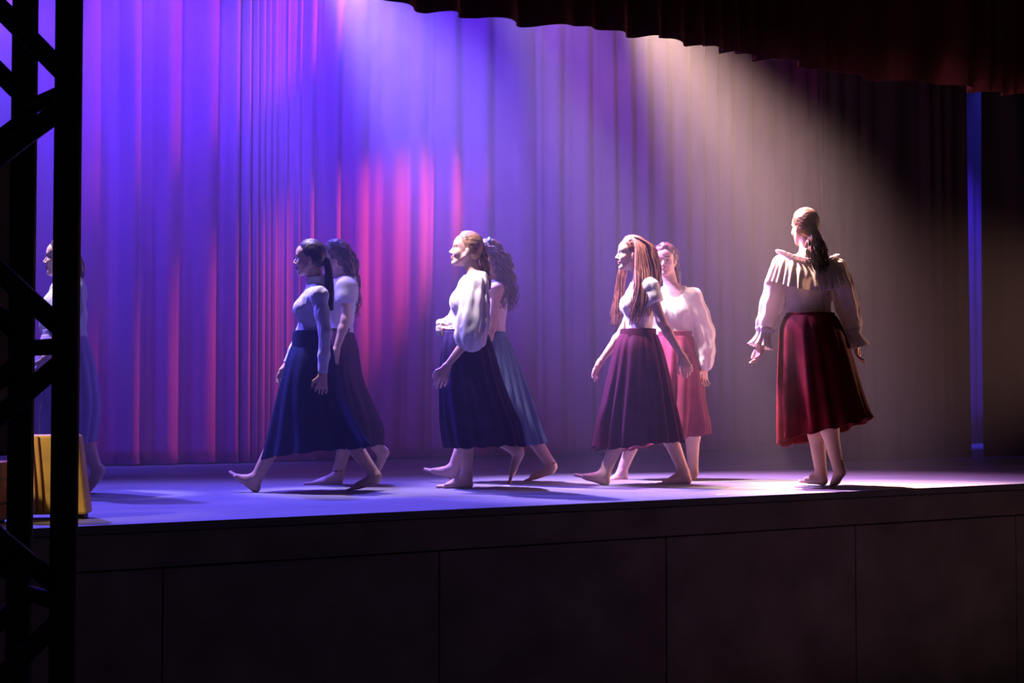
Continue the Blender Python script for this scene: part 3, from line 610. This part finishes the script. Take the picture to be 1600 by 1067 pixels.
# --- long auburn hair
def dancer_auburn():
    p = Person(dict(label='person with very long auburn hair, white cap-sleeved top and wine skirt walking left', base=990, gy=757, scale=1.0, face=182, skin=SK,
        pelvis=(998, 560, 0), neck=(1003, 436, 0), head=(986, 396, 0, 181, 0, 0),
        arm=[[(1015, 449, -.15), (1034, 503, -.20), (1066, 557, -.21), (1081, 596, -.21)], [(1000, 449, .15), (975, 515, .21), (939, 564, .21), (924, 592, .21)]],
        handw=[((-1, -.2, -.5), 1, .55), ((-.5, -.5, -.4), -1, .5)],
        leg=[[(975, 660, -.07), (945, 738, -.06), (951, 759, -.06), (896, 744, -.06)], [(1035, 660, .07), (1068, 735, .06), (1081, 755, .06), (1022, 759, .06)]]))
    p.body()
    p.top('cap_sleeved_top', M['white'], inf=.009, waist=.135, sleeves=[[(0, .058), (.3, .056), (.44, .054)], [(0, .058), (.3, .056), (.44, .054)]], neck=[((.03, 0, .03), (.09, .085, .06))], wr=(.0028, 50), seed=8)
    p.band(514, 527, 970, 1024, .118, M['wine'], dx1=1)
    p.skirt([(523, 968, 1026, .122), (545, 960, 1034, .16), (585, 951, 1044, .20), (625, 942, 1052, .22), (660, 935, 1059, .23), (695, 930, 1063, .24, 0, .02)], M['wine'], (17, 9), (.03, .085), seed=5)
    p.hair(M['hair_red'], [
        dict(path=[(990, 371, 0, .03, .06), (1014, 386, 0, .03, .08), (1020, 415, 0, .045, .10), (1019, 450, -.03, .055, .11), (1012, 485, -.06, .05, .10), (1006, 500, -.08, .05, .08)], num=130, rad=.0045, curl=.007, turns=2.5, cut=.3),
        dict(path=[(990, 370, -.02, .025, .03), (1000, 386, -.082, .035, .014), (1004, 415, -.115, .055, .02), (1004, 445, -.165, .06, .025), (997, 478, -.205, .055, .025), (988, 512, -.20, .04, .03)], num=150, rad=.0045, curl=.004, turns=2, cut=.4, seg=28),
        dict(path=[(986, 371, 0, .02, .03), (984, 392, .085, .02, .012), (974, 425, .11, .025, .02), (967, 470, .13, .035), (961, 515, .13, .045)], num=80, rad=.0042, curl=.007, turns=2.5, cut=.35, seg=28)], cap=.012, seed=5, plane=(-.0, -.03, .070, .088), scalp=90)
def dancer_peasant():
    p = Person(dict(label='person facing the camera in white peasant blouse and rose skirt, partly behind the auburn-haired dancer', base=1050, gy=749, scale=.97, face=-104, skin=SK,
        pelvis=(1056, 560, 0), neck=(1050, 451, 0), head=(1040, 406, 0, -106, -6, 2),
        arm=[[(1082, 465, -.02), (1098, 520, -.01), (1100, 574, -.05), (1098, 614, -.07)], [(1022, 467, .06), (1026, 520, .06), (1036, 566, .0), (1040, 600, -.02)]],
        handw=[((-.8, -.6, 0), -1, .5), ((.8, -.6, 0), 1, .5)],
        leg=[[(1080, 655, -.02), (1083, 735, .02), (1087, 750, .03), (1050, 752, -.06)], [(1005, 650, .04), (972, 735, .02), (980, 752, .03), (945, 754, -.06)]]))
    p.body()
    p.top('peasant_blouse', M['white'], inf=.014, waist=.15, sleeves=[[(0, .070), (.5, .078), (1, .082), (1.5, .080), (1.85, .066), (1.97, .034)], [(0, .066), (.5, .07), (1, .072), (1.5, .06), (1.95, .034)]], neck=[((.07, 0, .015), (.13, .105, .095)), ((0, 0, .06), (.11, .105, .06))], pleat=(8, .004), wr=(.0035, 45), seed=9, lower=.012, pad=.18)
    p.band(518, 530, 1027, 1082, .12, M['rose'])
    p.skirt([(526, 1025, 1084, .125), (550, 1022, 1088, .16), (590, 1012, 1097, .18), (630, 1000, 1101, .19), (660, 985, 1106, .20), (690, 975, 1106, .205, 0, .055)], M['rose'], (13, 8), (.03, .10), seed=6)
    p.hair(M['hair_brown'], [dict(path=[(1036, 384, .05, .05, .05), (1046, 390, .09, .05, .04), (1056, 420, .07, .02, .03), (1061, 452, .05, .012)], num=40, rad=.0045, curl=.008, turns=4)], cap=.016, seed=6, lumps=.004, plane=(-.0, -.03, .070, .070))
# --- ruffled blouse, back to the camera
def dancer_ruffle():
    p = Person(dict(label='person seen from behind in cream ruffled off-shoulder blouse and dark red skirt, brown ponytail', base=1285, gy=760, scale=1.06, face=98, skin=SK,
        pelvis=(1266, 535, 0), neck=(1262, 401, 0), head=(1257, 355, .01, 114, 0, 0), hscale=.98,
        arm=[[(1222, 415, .03), (1205, 476, .05), (1190, 535, .03), (1182, 574, .0)], [(1307, 420, -.02), (1324, 478, .0), (1336, 533, .02), (1341, 572, .04)]],
        handw=[((-.2, 1, 0), -1, .5), ((.2, 1, 0), 1, .5)],
        leg=[[(1270, 648, .10), (1283, 738, .06), (1292, 757, .03), (1247, 753, .10)], [(1288, 645, -.05), (1309, 727, -.06), (1321, 736, -.10), (1302, 765, .0)]]))
    p.body()
    p.top('blouse', M['cream'], inf=.010, waist=.150, sleeves=[[(0, .060), (.5, .066), (1, .066), (1.5, .058), (1.72, .046)], [(0, .060), (.5, .066), (1, .066), (1.5, .058), (1.72, .046)]], neck=[((0, 0, .02), (.16, .160, .075))], pleat=(7, .004), wr=(.0035, 36), seed=10, lower=.012, pad=.16)
    c = p.nk; F_, L_, U_ = p.f, p.l, p.u
    def rg(dz, w_, d_, tx=0.0, off=0.0): return (c+U_*dz+F_*off, L_*w_+U_*tx, F_*d_)
    loft('ruffle', [rg(.005, .180, .105, .012), rg(-.015, .212, .135, .010), rg(-.06, .240, .165, .004), rg(-.115, .262, .185, -.004), rg(-.15, .272, .192, -.006)], M['cream'], p.root, (31, 17), (.012, .045), n=300, rows=26, seed=8, hem=.006, thick=.003, power=.9, sag=(.055, .085))
    loft('neck_frill', [rg(-.002, .184, .108, .012), rg(.014, .188, .110, .014), rg(.030, .200, .120, .016)], M['cream'], p.root, (37,), (.01, .06), n=220, rows=8, seed=9, thick=.003, sag=(.055, .055))
    for i in (0, 1):
        el, wr = p.arms[i][1], p.arms[i][2]; d = nrm(wr-el); e1 = nrm(np.cross(d, (0, 1, 0))); e2 = np.cross(d, e1)
        b0 = el+(wr-el)*.66
        loft('cuff_frill', [(b0+d*t*.115, e1*r_, e2*r_) for t, r_ in ((-.15, .050), (.0, .060), (.25, .044), (.6, .052), (1.0, .076))], M['cream'], p.root, (13, 7), (.03, .10), n=120, rows=20, seed=12+i, thick=.003)
    p.band(489, 500, 1229, 1303, .128, M['red'])
    p.skirt([(494, 1226, 1306, .135), (515, 1219, 1316, .17), (555, 1217, 1330, .21), (600, 1216, 1342, .24), (640, 1216, 1354, .26), (676, 1216, 1361, .27, 0, .075, -.045)], M['red'], (13, 8), (.02, .06), seed=7, hem=.012)
    p.hair(M['hair_chestnut'], [dict(path=[(1272, 356, -.06, .016), (1273, 374, -.09, .045, .035), (1276, 395, -.10, .070, .045), (1278, 418, -.11, .06, .04), (1277, 438, -.12, .035)], num=150, rad=.005, curl=.009, turns=4, cut=.25, seg=26)], cap=.011, seed=7)
    p.ringband(p.J(1272, 361, -.075), (0.1, -.3, -1), .020, M['cord'], 'hair_tie', .007)
    p.ringband(p.legs[1][1]+np.array([0, 0, .02]), p.legs[1][0]-p.legs[1][1], .037, M['cord'])
# --- dancer behind the truss
def dancer_hidden():
    p = Person(dict(label='person in white puffed blouse and lilac skirt mostly hidden behind the black truss', base=105, gy=772, scale=1.0, face=186, skin=SK,
        pelvis=(105, 556, 0), neck=(107, 440, 0), head=(95, 402, 0, 183, 0, 0),
        arm=[[(111, 454, -.15), (100, 512, -.2), (72, 560, -.21), (60, 596, -.2)], [(98, 454, .15), (85, 510, .22), (70, 560, .2), (60, 596, .2)]],
        handw=[((-1, -.3, 0), 1, .4), ((-1, .3, 0), -1, .4)],
        leg=[[(80, 655, -.06), (60, 745, -.06), (66, 771, -.06), (8, 769, -.06)], [(120, 665, .07), (151, 733, .07), (160, 743, .07), (130, 781, .07)]]))
    p.body()
    p.top('blouse', M['white'], inf=.014, waist=.13, sleeves=[[(0, .07), (.5, .095), (1, .085), (1.3, .045)], [(0, .07), (.5, .09), (1, .085), (1.3, .045)]], neck=[((.03, 0, .045), (.09, .085, .055))], pleat=(8, .004), wr=(.0035, 42), seed=13, lower=.02, pad=.18)
    p.band(516, 529, 70, 131, .12, M['lilac'])
    p.skirt([(524, 68, 134, .125), (550, 60, 142, .16), (590, 50, 149, .20), (630, 44, 153, .22), (665, 40, 150, .225), (690, 40, 146, .23)], M['lilac'], (15, 9), (.02, .06), seed=9)
    p.hair(M['hair_brown'], [dict(path=[(112, 395, 0, .02), (122, 402, 0, .018), (126, 420, 0, .02), (125, 440, 0, .012)], num=34, rad=.006)], cap=.012, seed=9)
    p.ringband(p.J(115, 397), (1, 0, -.3), .02, M['cord'], 'hair_tie', .006)
for fn_ in (dancer_hidden, dancer_tshirt, dancer_turtleneck, dancer_slate, dancer_puff, dancer_peasant, dancer_auburn, dancer_ruffle): fn_()
# ------------------------------------------------------------------ haze in the stage air
hz = bpy.data.materials.new('stage_haze'); hz.use_nodes = True; nt = hz.node_tree; nt.nodes.clear()
vo = nt.nodes.new('ShaderNodeVolumeScatter'); vo.inputs['Density'].default_value = .018; vo.inputs['Anisotropy'].default_value = .25; vo.inputs['Color'].default_value = (.95, .95, .97, 1)
ou = nt.nodes.new('ShaderNodeOutputMaterial'); nt.links.new(vo.outputs[0], ou.inputs['Volume'])
m = MB(); m.box((9.0, 3.3, DECK+2.75), (19.0, 6.0, 5.46)); o = m.build('haze', hz); tag(o, 'theatrical haze filling the air above the stage', 'haze', kind='stuff')
